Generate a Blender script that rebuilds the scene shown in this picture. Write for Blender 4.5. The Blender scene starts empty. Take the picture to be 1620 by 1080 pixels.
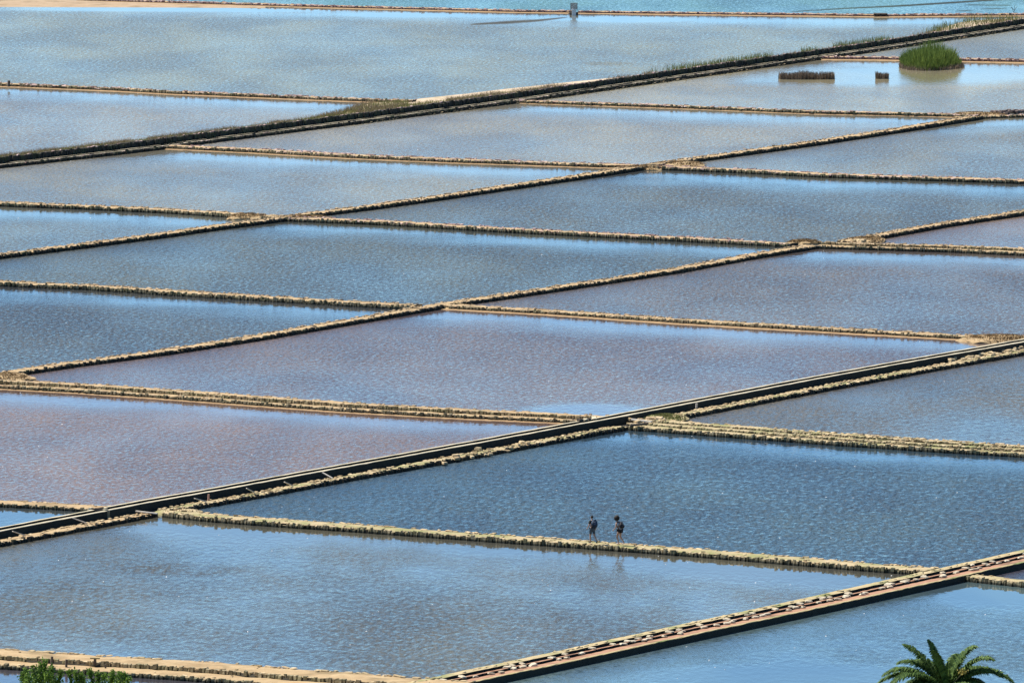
import bpy, bmesh, math, random
import numpy as np
from mathutils import Vector, Matrix
rnd = random.Random(7)
rng = np.random.default_rng(7)
R = math.radians
sc = bpy.context.scene
col = sc.collection

# ------------------------------------------------------------------ camera
H = 79.0                     # height of the viewpoint above the brine (a hillside)
F = 16770.0                  # focal length in photograph pixels (1620 wide)
PITCH = math.atan(1640 / F)
cd = bpy.data.cameras.new('camera'); cam = bpy.data.objects.new('camera', cd); col.objects.link(cam)
cam.location = (0, 0, H); cam.rotation_euler = (math.pi/2 - PITCH, 0, 0)
cd.sensor_width = 36; cd.lens = F / 1620 * 36; cd.clip_start = 1; cd.clip_end = 60000
sc.camera = cam
# ------------------------------------------------------------------ sky and sun
SUN = Vector((-0.80, 0.36, 0)).normalized() * math.cos(R(58)); SUN.z = math.sin(R(58))
w = bpy.data.worlds.new('World'); sc.world = w; w.use_nodes = True
nt = w.node_tree; nt.nodes.clear()
sky = nt.nodes.new('ShaderNodeTexSky'); sky.sky_type = 'NISHITA'; sky.sun_disc = False
sky.sun_elevation = R(58); sky.sun_rotation = math.atan2(SUN.x, SUN.y)
sky.air_density = 0.45; sky.dust_density = 0.1; sky.ozone_density = 3.0; sky.altitude = 60
bg = nt.nodes.new('ShaderNodeBackground'); bg.inputs['Strength'].default_value = 0.13
wo = nt.nodes.new('ShaderNodeOutputWorld')
tint = nt.nodes.new('ShaderNodeMix'); tint.data_type = 'RGBA'; tint.blend_type = 'MULTIPLY'; tint.inputs[0].default_value = 1
tint.inputs[7].default_value = (.82, 1.06, 1.03, 1); nt.links.new(sky.outputs[0], tint.inputs[6]); nt.links.new(tint.outputs[2], bg.inputs[0]); nt.links.new(bg.outputs[0], wo.inputs[0])
sd = bpy.data.lights.new('sun', 'SUN'); sd.energy = 5.0; sd.angle = R(0.53); sd.color = (1.0, 0.93, 0.82)
so = bpy.data.objects.new('sun', sd); col.objects.link(so); so.rotation_euler = SUN.to_track_quat('Z', 'Y').to_euler()
sc.view_settings.view_transform = 'Standard'; sc.view_settings.look = 'None'
sc.view_settings.exposure = 0.62; sc.view_settings.gamma = 1

# ------------------------------------------------------------------ survey helpers
cp, sp_ = math.cos(PITCH), math.sin(PITCH)
def at(px, py, z=0.0):
    """point of the plane at height z met by the sight line through a photograph pixel"""
    a, b = (px - 810) / F, (540 - py) / F
    d = (a, cp + b * sp_, -sp_ + b * cp)
    t = (z - H) / d[2]
    return np.array((d[0]*t, d[1]*t, z))
def atd(px, py, dist):
    a, b = (px - 810) / F, (540 - py) / F
    d = (a, cp + b * sp_, -sp_ + b * cp); t = dist / d[1]
    return Vector((d[0]*t, d[1]*t, H + d[2]*t))
def proj(x, y, z=0.0):
    dz = z - H
    fwd = y * cp - dz * sp_; up = y * sp_ + dz * cp
    return 810 + F * x / fwd, 540 - F * up / fwd

def tag(o, label=None, cat=None, group=None, kind=None):
    if label: o['label'] = label
    if cat: o['category'] = cat
    if group: o['group'] = group
    if kind: o['kind'] = kind
    return o
def empty(name, loc, rz=0.0):
    o = bpy.data.objects.new(name, None); col.objects.link(o)
    o.location = loc; o.rotation_euler = (0, 0, rz); o.empty_display_size = .3
    return o
def link(name, me, parent=None, mats=None):
    o = bpy.data.objects.new(name, me); col.objects.link(o)
    if mats and not me.materials:
        for m in (mats if isinstance(mats, (list, tuple)) else [mats]): me.materials.append(m)
    if parent is not None:
        o.parent = parent
        if parent.type == 'EMPTY' or True:
            o.matrix_parent_inverse = Matrix.Identity(4)
    return o
def np_mesh(name, v, f, matidx=None, fattr=None, vattr=None, smooth=False):
    """v (N,3), f (M,k) all faces with k corners"""
    v = np.asarray(v, np.float32); f = np.asarray(f, np.int32); k = f.shape[1]
    me = bpy.data.meshes.new(name)
    me.vertices.add(len(v)); me.vertices.foreach_set('co', v.ravel())
    me.loops.add(f.size); me.loops.foreach_set('vertex_index', f.ravel())
    me.polygons.add(len(f)); me.polygons.foreach_set('loop_start', np.arange(0, f.size, k, dtype=np.int32))
    if matidx is not None: me.polygons.foreach_set('material_index', np.asarray(matidx, np.int32))
    me.update(calc_edges=True)
    for d, dom in ((fattr, 'FACE'), (vattr, 'POINT')):
        for n_, a in (d or {}).items():
            at_ = me.attributes.new(n_, 'FLOAT', dom); at_.data.foreach_set('value', np.asarray(a, np.float32))
    me.polygons.foreach_set('use_smooth', [smooth] * len(f))
    me.validate()
    return me

# ------------------------------------------------------------------ materials
def newmat(name):
    m = bpy.data.materials.new(name); m.use_nodes = True
    t = m.node_tree; b = t.nodes['Principled BSDF']
    return m, t, b
def N(t, typ, **kw):
    n = t.nodes.new(typ)
    for k_, v_ in kw.items():
        if hasattr(n, k_): setattr(n, k_, v_)
        else: n.inputs[k_.replace('_', ' ')].default_value = v_
    return n
def ramp(t, fac, stops):
    r = t.nodes.new('ShaderNodeValToRGB'); e = r.color_ramp.elements
    while len(e) < len(stops): e.new(.5)
    for i, (p, c) in enumerate(stops): e[i].position = p; e[i].color = (*c, 1) if len(c) == 3 else c
    t.links.new(fac, r.inputs[0]); return r.outputs[0]
def mixc(t, fac, a, b, mode='MIX'):
    m = t.nodes.new('ShaderNodeMix'); m.data_type = 'RGBA'; m.blend_type = mode
    for s, v_ in ((0, fac), (6, a), (7, b)):
        if isinstance(v_, (int, float)): m.inputs[s].default_value = v_
        elif isinstance(v_, tuple): m.inputs[s].default_value = (*v_, 1)
        else: t.links.new(v_, m.inputs[s])
    return m.outputs[2]
def math_(t, op, a, b=None, clamp=False):
    m = t.nodes.new('ShaderNodeMath'); m.operation = op; m.use_clamp = clamp
    for s, v_ in ((0, a), (1, b)):
        if v_ is None: continue
        if isinstance(v_, (int, float)): m.inputs[s].default_value = v_
        else: t.links.new(v_, m.inputs[s])
    return m.outputs[0]
def noise(t, scale, detail=3, rough=.55, vec=None, out=0):
    n = N(t, 'ShaderNodeTexNoise'); n.inputs['Scale'].default_value = scale
    n.inputs['Detail'].default_value = detail; n.inputs['Roughness'].default_value = rough
    if vec is None: vec = t.nodes.new('ShaderNodeNewGeometry').outputs['Position']
    t.links.new(vec, n.inputs['Vector']); return n.outputs[out]

def mat_stone(name, dark, light, green=.0, wet_top=.10, wetc=(.035, .035, .022)):
    m, t, b = newmat(name)
    at_ = N(t, 'ShaderNodeAttribute'); at_.attribute_name = 'tone'
    oi = N(t, 'ShaderNodeObjectInfo')
    tone = math_(t, 'FRACT', math_(t, 'ADD', at_.outputs['Fac'], oi.outputs['Random']))
    c = ramp(t, tone, [(0, dark), (.55, tuple(.5*(a+b_) for a, b_ in zip(dark, light))), (1, light)])
    n1 = noise(t, 5, 4); c = mixc(t, math_(t, 'MULTIPLY', n1, .45), c, tuple(.35*x for x in dark))
    n2 = noise(t, .7, 3)
    if green > 0:
        gf = ramp(t, n2, [(.45, (0, 0, 0)), (.62, (green,)*3)])
        c = mixc(t, gf, c, (.09, .12, .035))
    g = t.nodes.new('ShaderNodeNewGeometry'); s = t.nodes.new('ShaderNodeSeparateXYZ'); t.links.new(g.outputs['Position'], s.inputs[0])
    wl = math_(t, 'ADD', s.outputs['Z'], math_(t, 'MULTIPLY', n1, -.08))
    wf = ramp(t, math_(t, 'DIVIDE', wl, max(wet_top, .001)*2), [(.25, (1, 1, 1)), (.6, (0, 0, 0))])
    c = mixc(t, wf, c, wetc)
    t.links.new(c, b.inputs['Base Color']); b.inputs['Roughness'].default_value = .9
    bp = N(t, 'ShaderNodeBump'); bp.inputs['Strength'].default_value = .6; bp.inputs['Distance'].default_value = .04
    t.links.new(noise(t, 9, 4, .65), bp.inputs['Height']); t.links.new(bp.outputs[0], b.inputs['Normal'])
    return m
def mat_soil(name, a, b_, c_=None, scale=.9, cth=(.52, .66), bump=.05):
    m, t, b = newmat(name)
    n1 = noise(t, scale, 6, .7)
    c = ramp(t, n1, [(.3, a), (.7, b_)])
    if c_: c = mixc(t, ramp(t, noise(t, .35, 4, .6), [(cth[0], (0, 0, 0)), (cth[1], (1, 1, 1))]), c, c_)
    c = mixc(t, math_(t, 'MULTIPLY', noise(t, 14, 3, .7), .35), c, tuple(.4*x for x in a))
    t.links.new(c, b.inputs['Base Color']); b.inputs['Roughness'].default_value = .95
    bp = N(t, 'ShaderNodeBump'); bp.inputs['Strength'].default_value = .7; bp.inputs['Distance'].default_value = bump
    t.links.new(noise(t, 5, 5, .7), bp.inputs['Height']); t.links.new(bp.outputs[0], b.inputs['Normal'])
    return m
def mat_plain(name, c, rough=.8, var=.3, scale=6):
    m, t, b = newmat(name)
    cc = mixc(t, noise(t, scale, 4, .6), tuple(x*(1+var) for x in c), tuple(x*(1-var) for x in c))
    t.links.new(cc, b.inputs['Base Color']); b.inputs['Roughness'].default_value = rough
    return m
def mat_leaf(name, lo, hi, trans=.25):
    m, t, b = newmat(name)
    at_ = N(t, 'ShaderNodeAttribute'); at_.attribute_name = 'tone'
    c = ramp(t, at_.outputs['Fac'], [(0, lo), (1, hi)])
    t.links.new(c, b.inputs['Base Color']); b.inputs['Roughness'].default_value = .7
    b.inputs['Specular IOR Level'].default_value = .2
    tr = N(t, 'ShaderNodeBsdfTranslucent'); t.links.new(c, tr.inputs[0])
    mx = N(t, 'ShaderNodeMixShader'); mx.inputs[0].default_value = trans
    t.links.new(b.outputs[0], mx.inputs[1]); t.links.new(tr.outputs[0], mx.inputs[2])
    t.links.new(mx.outputs[0], t.nodes['Material Output'].inputs[0])
    return m

def mat_water(name, body, amp, scale=1.0, body2=None, patch=.5):
    """turbid brine: an opaque coloured body under a rippled surface"""
    m, t, b = newmat(name)
    geo = t.nodes.new('ShaderNodeNewGeometry').outputs['Position']
    mp = N(t, 'ShaderNodeMapping'); mp.inputs['Rotation'].default_value = (0, 0, R(14)); mp.inputs['Scale'].default_value = (1.35, .5, 1)
    t.links.new(geo, mp.inputs[0]); v = mp.outputs[0]
    rip = N(t, 'ShaderNodeAttribute'); rip.attribute_name = 'ripple'
    mud = N(t, 'ShaderNodeAttribute'); mud.attribute_name = 'mud'
    big = noise(t, .045, 4, .6, v)
    pf = ramp(t, big, [(.36, (1-patch,)*3), (.6, (1,)*3)])
    st = math_(t, 'MULTIPLY', rip.outputs['Fac'], pf)
    g_ = sum(body)/3; body = tuple(x*.75+g_*.25 for x in body); body2 = body2 or (body[0]*1.0, body[1]*.95, body[2]*.80); body = tuple(x*.66 for x in body)
    c = mixc(t, ramp(t, noise(t, .06, 4, .6, v), [(.4, (0, 0, 0)), (.62, (1, 1, 1))]), body, body2)
    c = mixc(t, mud.outputs['Fac'], c, (.034, .030, .024))
    t.links.new(math_(t, 'MULTIPLY', math_(t, 'SUBTRACT', 1.0, math_(t, 'MULTIPLY', mud.outputs['Fac'], .96)), .5), b.inputs['Specular IOR Level'])
    t.links.new(c, b.inputs['Base Color'])
    b.inputs['IOR'].default_value = 1.34
    n1 = noise(t, 1.9 * scale, 2, .5, v); n2 = noise(t, 5.0 * scale, 3, .6, v)
    cat = ramp(t, noise(t, 2.5 * scale, 4, .72, v), [(.37, (.22,)*3), (.63, (1.4,)*3)])      # cat's paws: capillary ripples too fine to model
    rg = math_(t, 'ADD', math_(t, 'MULTIPLY', math_(t, 'MULTIPLY', st, cat), .40 * min(1.3, .45 + amp * 3.6)), math_(t, 'ADD', math_(t, 'MULTIPLY', mud.outputs['Fac'], .7), .03)); t.links.new(rg, b.inputs['Roughness'])
    h = math_(t, 'ADD', math_(t, 'MULTIPLY', n1, 1.0), math_(t, 'MULTIPLY', n2, .36))
    bp = N(t, 'ShaderNodeBump'); bp.inputs['Distance'].default_value = amp * 1.8
    t.links.new(math_(t, 'MULTIPLY', st, 1.0), bp.inputs['Strength']); t.links.new(h, bp.inputs['Height'])
    t.links.new(bp.outputs[0], b.inputs['Normal'])
    return m

M = {}
M['stone'] = mat_stone('pale limestone', (.38, .27, .14), (.76, .60, .37), .2)
M['stone_far'] = mat_stone('far limestone', (.24, .14, .13), (.72, .54, .49), .0, .10, (.05, .035, .03))
M['stone_mid'] = mat_stone('brownish limestone', (.30, .21, .12), (.66, .50, .32), .15)
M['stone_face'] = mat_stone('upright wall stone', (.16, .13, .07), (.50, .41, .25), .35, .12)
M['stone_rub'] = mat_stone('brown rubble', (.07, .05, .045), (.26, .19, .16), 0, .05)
M['stone_shade'] = mat_stone('shade painted wall stone', (.022, .022, .018), (.055, .05, .038), .3, .2, (.012, .014, .010))  # near-face shade painted into the stone colour, plus a wet algae foot
M['stone_slab'] = mat_stone('cut slab', (.50, .42, .30), (.74, .66, .50), 0, .05)
M['soil'] = mat_soil('dike soil', (.36, .24, .12), (.54, .40, .22), (.24, .17, .08))
M['soil_green'] = mat_soil('weedy soil', (.36, .28, .15), (.55, .44, .26), (.26, .26, .10), cth=(.45, .6))
M['soil_dark'] = mat_soil('dark wall core', (.03, .026, .018), (.06, .05, .032), None)  # near-black core seen between the wall stones
M['ledge'] = mat_soil('wet shore mud', (.26, .16, .08), (.42, .28, .14), None)
M['sand'] = mat_soil('pale sand', (.50, .38, .26), (.62, .50, .36), (.30, .25, .12), cth=(.55, .7))
M['sand_damp'] = mat_soil('damp sand', (.34, .24, .14), (.48, .35, .23), (.26, .18, .10))
M['pink'] = mat_soil('pink silt', (.32, .16, .095), (.48, .28, .17), (.22, .12, .07), 1.5)
M['gold'] = mat_soil('mossy coping', (.42, .34, .18), (.58, .46, .27), (.26, .28, .11), 1.3, (.52, .66))
M['moss'] = mat_soil('green mossy coping', (.36, .30, .13), (.56, .44, .25), (.20, .24, .08), 1.3, (.54, .66))
M['concrete'] = mat_soil('sunlit concrete', (.50, .44, .31), (.66, .59, .43), (.34, .31, .18), 2.0, (.55, .75))
M['conc_shade'] = mat_soil('shade painted concrete', (.014, .017, .013), (.035, .038, .028), None, 1.4)  # shade of the gutter and channel faces painted into the concrete colour
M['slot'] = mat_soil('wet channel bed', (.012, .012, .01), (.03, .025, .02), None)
M['wood'] = mat_plain('grey wood', (.50, .46, .40), .8, .3, 8)
M['wood_dark'] = mat_plain('dark wood', (.09, .07, .055), .85, .3, 8)
M['wood_brown'] = mat_plain('brown boards', (.38, .22, .17), .85, .35, 6)
M['white'] = mat_plain('whitewashed pier', (.72, .72, .72), .8, .1, 3)
M['grass_dry'] = mat_leaf('dry grass', (.10, .075, .06), (.30, .24, .14))
M['grass_olive'] = mat_leaf('olive grass', (.07, .08, .03), (.24, .24, .09))
M['reed'] = mat_leaf('green reed', (.045, .085, .02), (.26, .34, .08), .3)
M['bank_reed'] = mat_leaf('bank reed', (.06, .08, .03), (.20, .24, .08), .2)
M['rush'] = mat_leaf('dead rush stems', (.07, .055, .04), (.34, .26, .19), .15)
M['palm'] = mat_leaf('palm leaflet', (.022, .06, .018), (.15, .24, .06), .2)
M['leaf'] = mat_leaf('fresh leaf', (.05, .12, .02), (.24, .36, .07), .35)
M['bark'] = mat_plain('bark', (.12, .09, .06), .95, .4, 4)
M['scrub'] = mat_leaf('brown scrub', (.12, .085, .045), (.36, .25, .13), .1)
M['hill'] = mat_soil('hillside earth', (.12, .13, .05), (.26, .22, .12), (.07, .10, .03), .2)
M['whitish'] = mat_plain('whitish', (.9, .9, .88), .6, .02)

# ------------------------------------------------------------------ survey of the dikes: foot of the near face, in photograph pixels
L = dict(
 A3=[(680,1104),(810,1076.5),(1020,1031),(1320,966),(1380,952.5),(1620,899)],
 A2=[(0,865),(120,842),(247,817.5),(285,810),(400,790),(560,760),(720,731),(860,705),(993,680),(1060,667),(1120,655.5),(1320,616.5),(1480,587),(1620,562)],
 A1=[(0,599),(120,581),(270,561),(400,541),(560,513.5),(700,489),(727,484.5),(860,465),(1080,431.5),(1200,409),(1295,393.5)],
 A1C=[(1350,386.5),(1500,359.5),(1620,341.5)],
 A4=[(0,410),(135,393),(270,375.5),(360,362.5),(456,350),(505,343),(600,331),(700,317),(800,302),(920,284.5),(1028,268),(1068,261.5),(1160,249),(1290,231),(1440,208),(1555,189)],
 A0=[(0,266.5),(120,253),(240,239),(400,218),(560,197.5),(820,163.5),(1080,126),(1380,83),(1620,46)],
 B7=[(0,1058),(270,1075),(540,1096),(680,1106)],
 B6=[(256,818),(320,824.5),(400,831),(540,840.5),(720,853.5),(900,866.5),(1080,879.5),(1260,894.5),(1380,904.5),(1460,910)],
 B6R=[(1520,918.5),(1560,923),(1620,929)],
 B6L=[(0,802),(60,805),(160,811)],
 B5=[(0,615.5),(120,622),(240,630),(400,642),(540,652),(720,662),(940,672)],
 B5R=[(994,680.5),(1120,690),(1320,705),(1470,715),(1620,724)],
 B4L=[(0,453),(135,459),(270,468),(420,477),(560,485.5),(650,490)],
 B4R=[(698,488.5),(860,497.5),(1080,512.5),(1350,528),(1530,538),(1620,541)],
 B3L=[(0,327),(135,332),(270,338.5),(430,349)],
 B3M=[(452,350.5),(600,356.5),(800,368.5),(1080,383),(1245,391.5)],
 B3R=[(1292,393.5),(1500,399.5),(1620,405)],
 B2L=[(262,236),(400,242.5),(540,250.5),(700,257.5),(920,265),(1000,267.5)],
 B2R=[(1024,268.5),(1160,274),(1290,281),(1450,286),(1620,291.5)],
 B1L=[(0,137),(180,144.5),(270,149.5),(540,160.5),(650,164)],
 B1R=[(812,163.5),(1080,172.5),(1290,181),(1440,184),(1545,187)],
 B1F=[(1552,188.5),(1580,187),(1620,186)],
 B0R=[(1300,94.5),(1380,95),(1620,99.5)],
 TOP=[(120,1.5),(190,3.5),(540,13.5),(815,20),(1080,23.5),(1393,27),(1620,25.5)],
)
def extend(pts, lo, hi):
    p = list(pts)
    if lo is not None:
        (x0, y0), (x1, y1) = p[0], p[min(2, len(p)-1)]; p.insert(0, (lo, y0 + (lo-x0)*(y1-y0)/(x1-x0)))
    if hi is not None:
        (x0, y0), (x1, y1) = p[max(-3, -len(p))], p[-1]; p.append((hi, y1 + (hi-x1)*(y1-y0)/(x1-x0)))
    return p
EXT = dict(A3=(450,2000), A2=(-350,2000), A1=(-350,None), A1C=(None,2000), A4=(-350,None), A0=(-350,2000), B7=(-350,None),
           B6R=(None,2000), B6L=(-350,None), B5=(-350,None), B5R=(None,2000), B4L=(-350,None), B4R=(None,None), B3L=(-350,None),
           B3R=(None,2000), B2R=(None,2000), B1L=(-350,None), B1F=(None,2000), B0R=(None,2000), TOP=(None,2000))
FOOT = {k: extend(v, *EXT.get(k, (None, None))) for k, v in L.items()}
WID = dict(A3=3.2, A2=3.3, A1=1.6, A1C=1.6, A4=1.6, A0=2.1, B7=5.4, B6=2.1, B6R=1.5, B6L=2.2, B5=2.9, B5R=4.0,
           B4L=2.0, B4R=1.7, B3L=2.0, B3M=2.0, B3R=2.8, B2L=2.0, B2R=2.0, B1L=1.4, B1R=1.5, B1F=1.4, B0R=1.5, TOP=1.3)

class Path:
    """ground polyline with arc length; u is the distance back from the near foot"""
    def __init__(s, pts):
        s.p = np.array([at(*q)[:2] for q in pts]) if len(pts[0]) == 2 and not isinstance(pts, np.ndarray) else np.asarray(pts)
        s.seg = np.linalg.norm(np.diff(s.p, axis=0), axis=1); s.cum = np.concatenate([[0], np.cumsum(s.seg)]); s.len = s.cum[-1]
    def pos(s, t, u=0.0):
        t = np.atleast_1d(t).astype(float)
        x = np.interp(t, s.cum, s.p[:, 0]); y = np.interp(t, s.cum, s.p[:, 1])
        e = 1.5
        ta, tb = np.clip(t-e, 0, s.len), np.clip(t+e, 0, s.len)
        dx = np.interp(tb, s.cum, s.p[:, 0]) - np.interp(ta, s.cum, s.p[:, 0]); dy = np.interp(tb, s.cum, s.p[:, 1]) - np.interp(ta, s.cum, s.p[:, 1])
        l = np.hypot(dx, dy); dx, dy = dx/l, dy/l
        nx, ny = -dy, dx
        return x + nx*u, y + ny*u, np.arctan2(dy, dx)
PATH = {k: Path(v) for k, v in FOOT.items()}
def t_of_px(path, px):
    """arc length where the path passes a pixel column"""
    ts = np.linspace(0, path.len, 400); x, y, _ = path.pos(ts); X, _ = proj(x, y)
    return float(np.interp(px, X, ts))

# ------------------------------------------------------------------ water: one object per pan, split by the centre lines of the dikes
def midline(k):
    p = PATH[k]; ts = np.linspace(0, p.len, 60); x, y, _ = p.pos(ts, WID[k]/2); return proj(x, y)
def yfun(keys):
    X = np.concatenate([midline(k)[0] for k in keys]); Y = np.concatenate([midline(k)[1] for k in keys])
    o = np.argsort(X); X, Y = X[o], Y[o]
    def f(px):
        y = np.interp(px, X, Y)
        n = 20
        sl = (Y[n]-Y[0])/(X[n]-X[0]); sr = (Y[-1]-Y[-n])/(X[-1]-X[-n])
        y = np.where(px < X[0], Y[0] + (px-X[0])*sl, y); y = np.where(px > X[-1], Y[-1] + (px-X[-1])*sr, y)
        return y
    return f
ALINES = [yfun(['A3']), yfun(['A2']), yfun(['A1', 'A1C']), yfun(['A4']), yfun(['A0'])]
STRIPS = [['B6R'], ['B7', 'B6', 'B5R'], ['B6L', 'B5', 'B4R', 'B3R'], ['B4L', 'B3M', 'B2R', 'B1F'], ['B3L', 'B2L', 'B1R', 'B0R'], ['B1L', 'TOP']]
# (turbid body colour, ripple amplitude, ripple scale, patchiness)
BR, GY, BL, OL, TL = (.17, .095, .075), (.12, .105, .10), (.035, .055, .085), (.13, .125, .085), (.03, .10, .12)
PANS = {
 (0, 0): ((.06, .12, .16), .08, .8, .8), (0, 1): ((.05, .05, .08), .12, 1, .4),
 (1, 0): ((.06, .06, .09), .08, 1, .4), (1, 1): ((.095, .095, .08), .14, .8, .75), (1, 2): ((.03, .07, .115), .22, .75, .3), (1, 3): ((.10, .095, .09), .15, .8, .6),
 (2, 0): ((.05, .07, .09), .05, 1, .4), (2, 1): ((.19, .115, .095), .12, .9, .3), (2, 2): ((.14, .105, .115), .14, .9, .35), (2, 3): ((.12, .10, .10), .16, .9, .35), (2, 4): ((.18, .13, .11), .10, 1, .4),
 (3, 0): ((.06, .07, .085), .19, .9, .4), (3, 1): ((.08, .095, .095), .19, .9, .4), (3, 2): ((.09, .10, .10), .18, .9, .4), (3, 3): ((.17, .17, .15), .14, .9, .4), (3, 4): ((.12, .12, .11), .1, 1, .4),
 (4, 0): ((.12, .13, .12), .10, 1, .4), (4, 1): ((.20, .19, .155), .12, .9, .4), (4, 2): ((.23, .215, .18), .12, .9, .3), (4, 3): ((.30, .27, .18), .09, .9, .3), (4, 4): ((.20, .20, .16), .12, 1, .3),
 (5, 0): ((.22, .20, .17), .10, .9, .3), (5, 1): ((.19, .215, .185), .12, .9, .3), (5, 2): ((.06, .20, .23), .11, .8, .5),
}
DXY = 0.8
X0, X1, Y0, Y1 = -120, 120, 520, 1420
gx = np.arange(X0, X1 + .01, DXY); gy = np.arange(Y0, Y1 + .01, DXY * 1.25)
GX, GY_ = np.meshgrid(gx, gy, indexing='ij')
PX, PY = proj(GX, GY_)
cxm = (GX[:-1, :-1] + GX[1:, 1:]) / 2; cym = (GY_[:-1, :-1] + GY_[1:, 1:]) / 2
CX, CY = proj(cxm, cym)
def classify(px, py):
    s = sum((py < f(px)).astype(int) for f in ALINES)
    pan = np.zeros_like(s); d = np.full(px.shape, 1e3)
    for si, bl in enumerate(STRIPS):
        m_ = s == si
        for k in bl:
            yb = yfun([k])(px)
            pan = np.where(m_ & (py < yb), pan + 1, pan)
            dd = (py - yb) / (.11 * (py + 1100) / H) - WID[k]/2
            d = np.where(m_ & (py >= yb), np.minimum(d, dd), d)
    return s, pan, d
CS, CPN, _ = classify(CX, CY)
VS, VPN, VD = classify(PX, PY)
def vnoise(x, y, s, seed):
    r = np.random.default_rng(seed).random((64, 64)); xx, yy = x/s, y/s
    i, j = np.floor(xx).astype(int), np.floor(yy).astype(int); fx, fy = xx-i, yy-j
    fx, fy = fx*fx*(3-2*fx), fy*fy*(3-2*fy); g = lambda a, b: r[a % 64, b % 64]
    return (g(i, j)*(1-fx)+g(i+1, j)*fx)*(1-fy)+(g(i, j+1)*(1-fx)+g(i+1, j+1)*fx)*fy
wob = vnoise(GX, GY_, 6, 3) * 5 + vnoise(GX, GY_, 2.2, 5) * 1.5
rt = np.clip((VD - 1.5 - wob*.7) / 13.0, 0, 1); RIP = .10 + .90 * rt*rt*(3-2*rt)
# calm lees that are not beside a dike
def blob(cx_, cy_, rx, ry, soft=.5):
    q = ((PX-cx_)/rx)**2 + ((PY-cy_)/ry)**2
    return np.clip((1 + soft - q - (wob-3)*.08) / (2*soft), 0, 1)
for b_ in [(930, 650, 110, 12), (1300, 1075, 330, 24), (1590, 940, 90, 16), (1000, 31, 90, 5), (640, 24, 100, 4), (1390, 122, 280, 15), (330, 15, 300, 4)]:
    RIP *= 1 - .8 * blob(*b_)
for b_ in [(300, 900, 90, 11), (960, 101, 40, 3)]:
    RIP *= 1 + .7 * blob(*b_)       # gusts
MUD = np.zeros_like(RIP)
def streak(pts, half, amt):
    xs, ys = zip(*pts); yy = np.interp(PX, xs, ys, left=-999, right=-999); hh = np.interp(PX, xs, half)
    q = np.abs(PY-yy)/np.maximum(hh, .1); return np.clip(1.4-q-.3*(wob/6), 0, 1)*amt
for pts, half, amt in [([(745, 39), (800, 36), (850, 33), (900, 27.5)], (1, 2.6, 2.0, .8), .8),
                       ([(1260, 18.5), (1330, 14), (1420, 10), (1500, 5), (1560, 1), (1640, -3)], (.3, 1.0, 1.4, 1.4, 1.2, 1), 1.0),
                       ([(1510, 18), (1535, 17)], (.8, .8), .7), ([(1530, 8), (1600, 9)], (.9, .9), .6), ([(1560, 14), (1590, 14)], (.8, .8), .6)]:
    MUD = np.maximum(MUD, streak(pts, half, amt))
nY = len(gy)
IDX = np.arange(GX.size).reshape(GX.shape)
quad = np.stack([IDX[:-1, :-1], IDX[1:, :-1], IDX[1:, 1:], IDX[:-1, 1:]], -1)
for key, (body, amp, scl, patch) in PANS.items():
    msk = (CS == key[0]) & (CPN == key[1])
    if not msk.any(): continue
    q = quad[msk]; used, inv = np.unique(q, return_inverse=True)
    vx = np.stack([GX.ravel()[used], GY_.ravel()[used], np.zeros(len(used))], -1)
    me = np_mesh('water', vx, inv.reshape(q.shape), vattr={'ripple': RIP.ravel()[used], 'mud': MUD.ravel()[used]})
    o = link('lagoon' if key == (5, 2) else 'water', me, None, mat_water('brine %d %d' % key, body, amp, scl, None, patch))
    tag(o, kind='structure')
# the lagoon goes on around the surveyed pans
def sheet(name, rects, z, mat):
    v, f = [], []
    for (a, b, c, d) in rects:
        i = len(v); v += [(a, c, z), (b, c, z), (b, d, z), (a, d, z)]; f.append((i, i+1, i+2, i+3))
    me = np_mesh(name, v, f, vattr={'ripple': np.ones(len(v))*.9, 'mud': np.zeros(len(v))})
    return tag(link(name, me, None, mat), kind='structure')
Xe, Ye = gx[-1], gy[-1]
sheet('lagoon', [(-30000, X0, Y0, Ye), (Xe, 30000, Y0, Ye), (-30000, 30000, Ye, 40000)], 0, mat_water('open lagoon', (.06, .17, .19), .14, .8))
hx = np.concatenate([np.linspace(-3000, -200, 12), np.linspace(-160, 160, 33), np.linspace(200, 3000, 12)]); hy = np.linspace(-300, 585, 90)
HX, HY = np.meshgrid(hx, hy, indexing='ij')
HZ = np.interp(HY, [-300, 0, 60, 300, 500, 560, 586], [90, 77.3, 68, 31, 4.6, .9, -.6]) + vnoise(HX, HY, 17, 9)*1.2 - 1.0
HZ[:, hy > 575] = -.6
I2 = np.arange(HX.size).reshape(HX.shape); hq = np.stack([I2[:-1, :-1], I2[1:, :-1], I2[1:, 1:], I2[:-1, 1:]], -1).reshape(-1, 4)
tag(link('hillside', np_mesh('hillside', np.stack([HX, HY, HZ], -1).reshape(-1, 3), hq, smooth=True), None, M['hill']), kind='structure')
def hill_z(x, y): return float(np.interp(y, [-300, 0, 60, 300, 500, 560, 586], [90, 77.3, 68, 31, 4.6, .9, -.6])) - .4
sheet('sea_bed', [(-30000, 30000, -300, 40000)], -1.2, M['ledge'])

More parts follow.
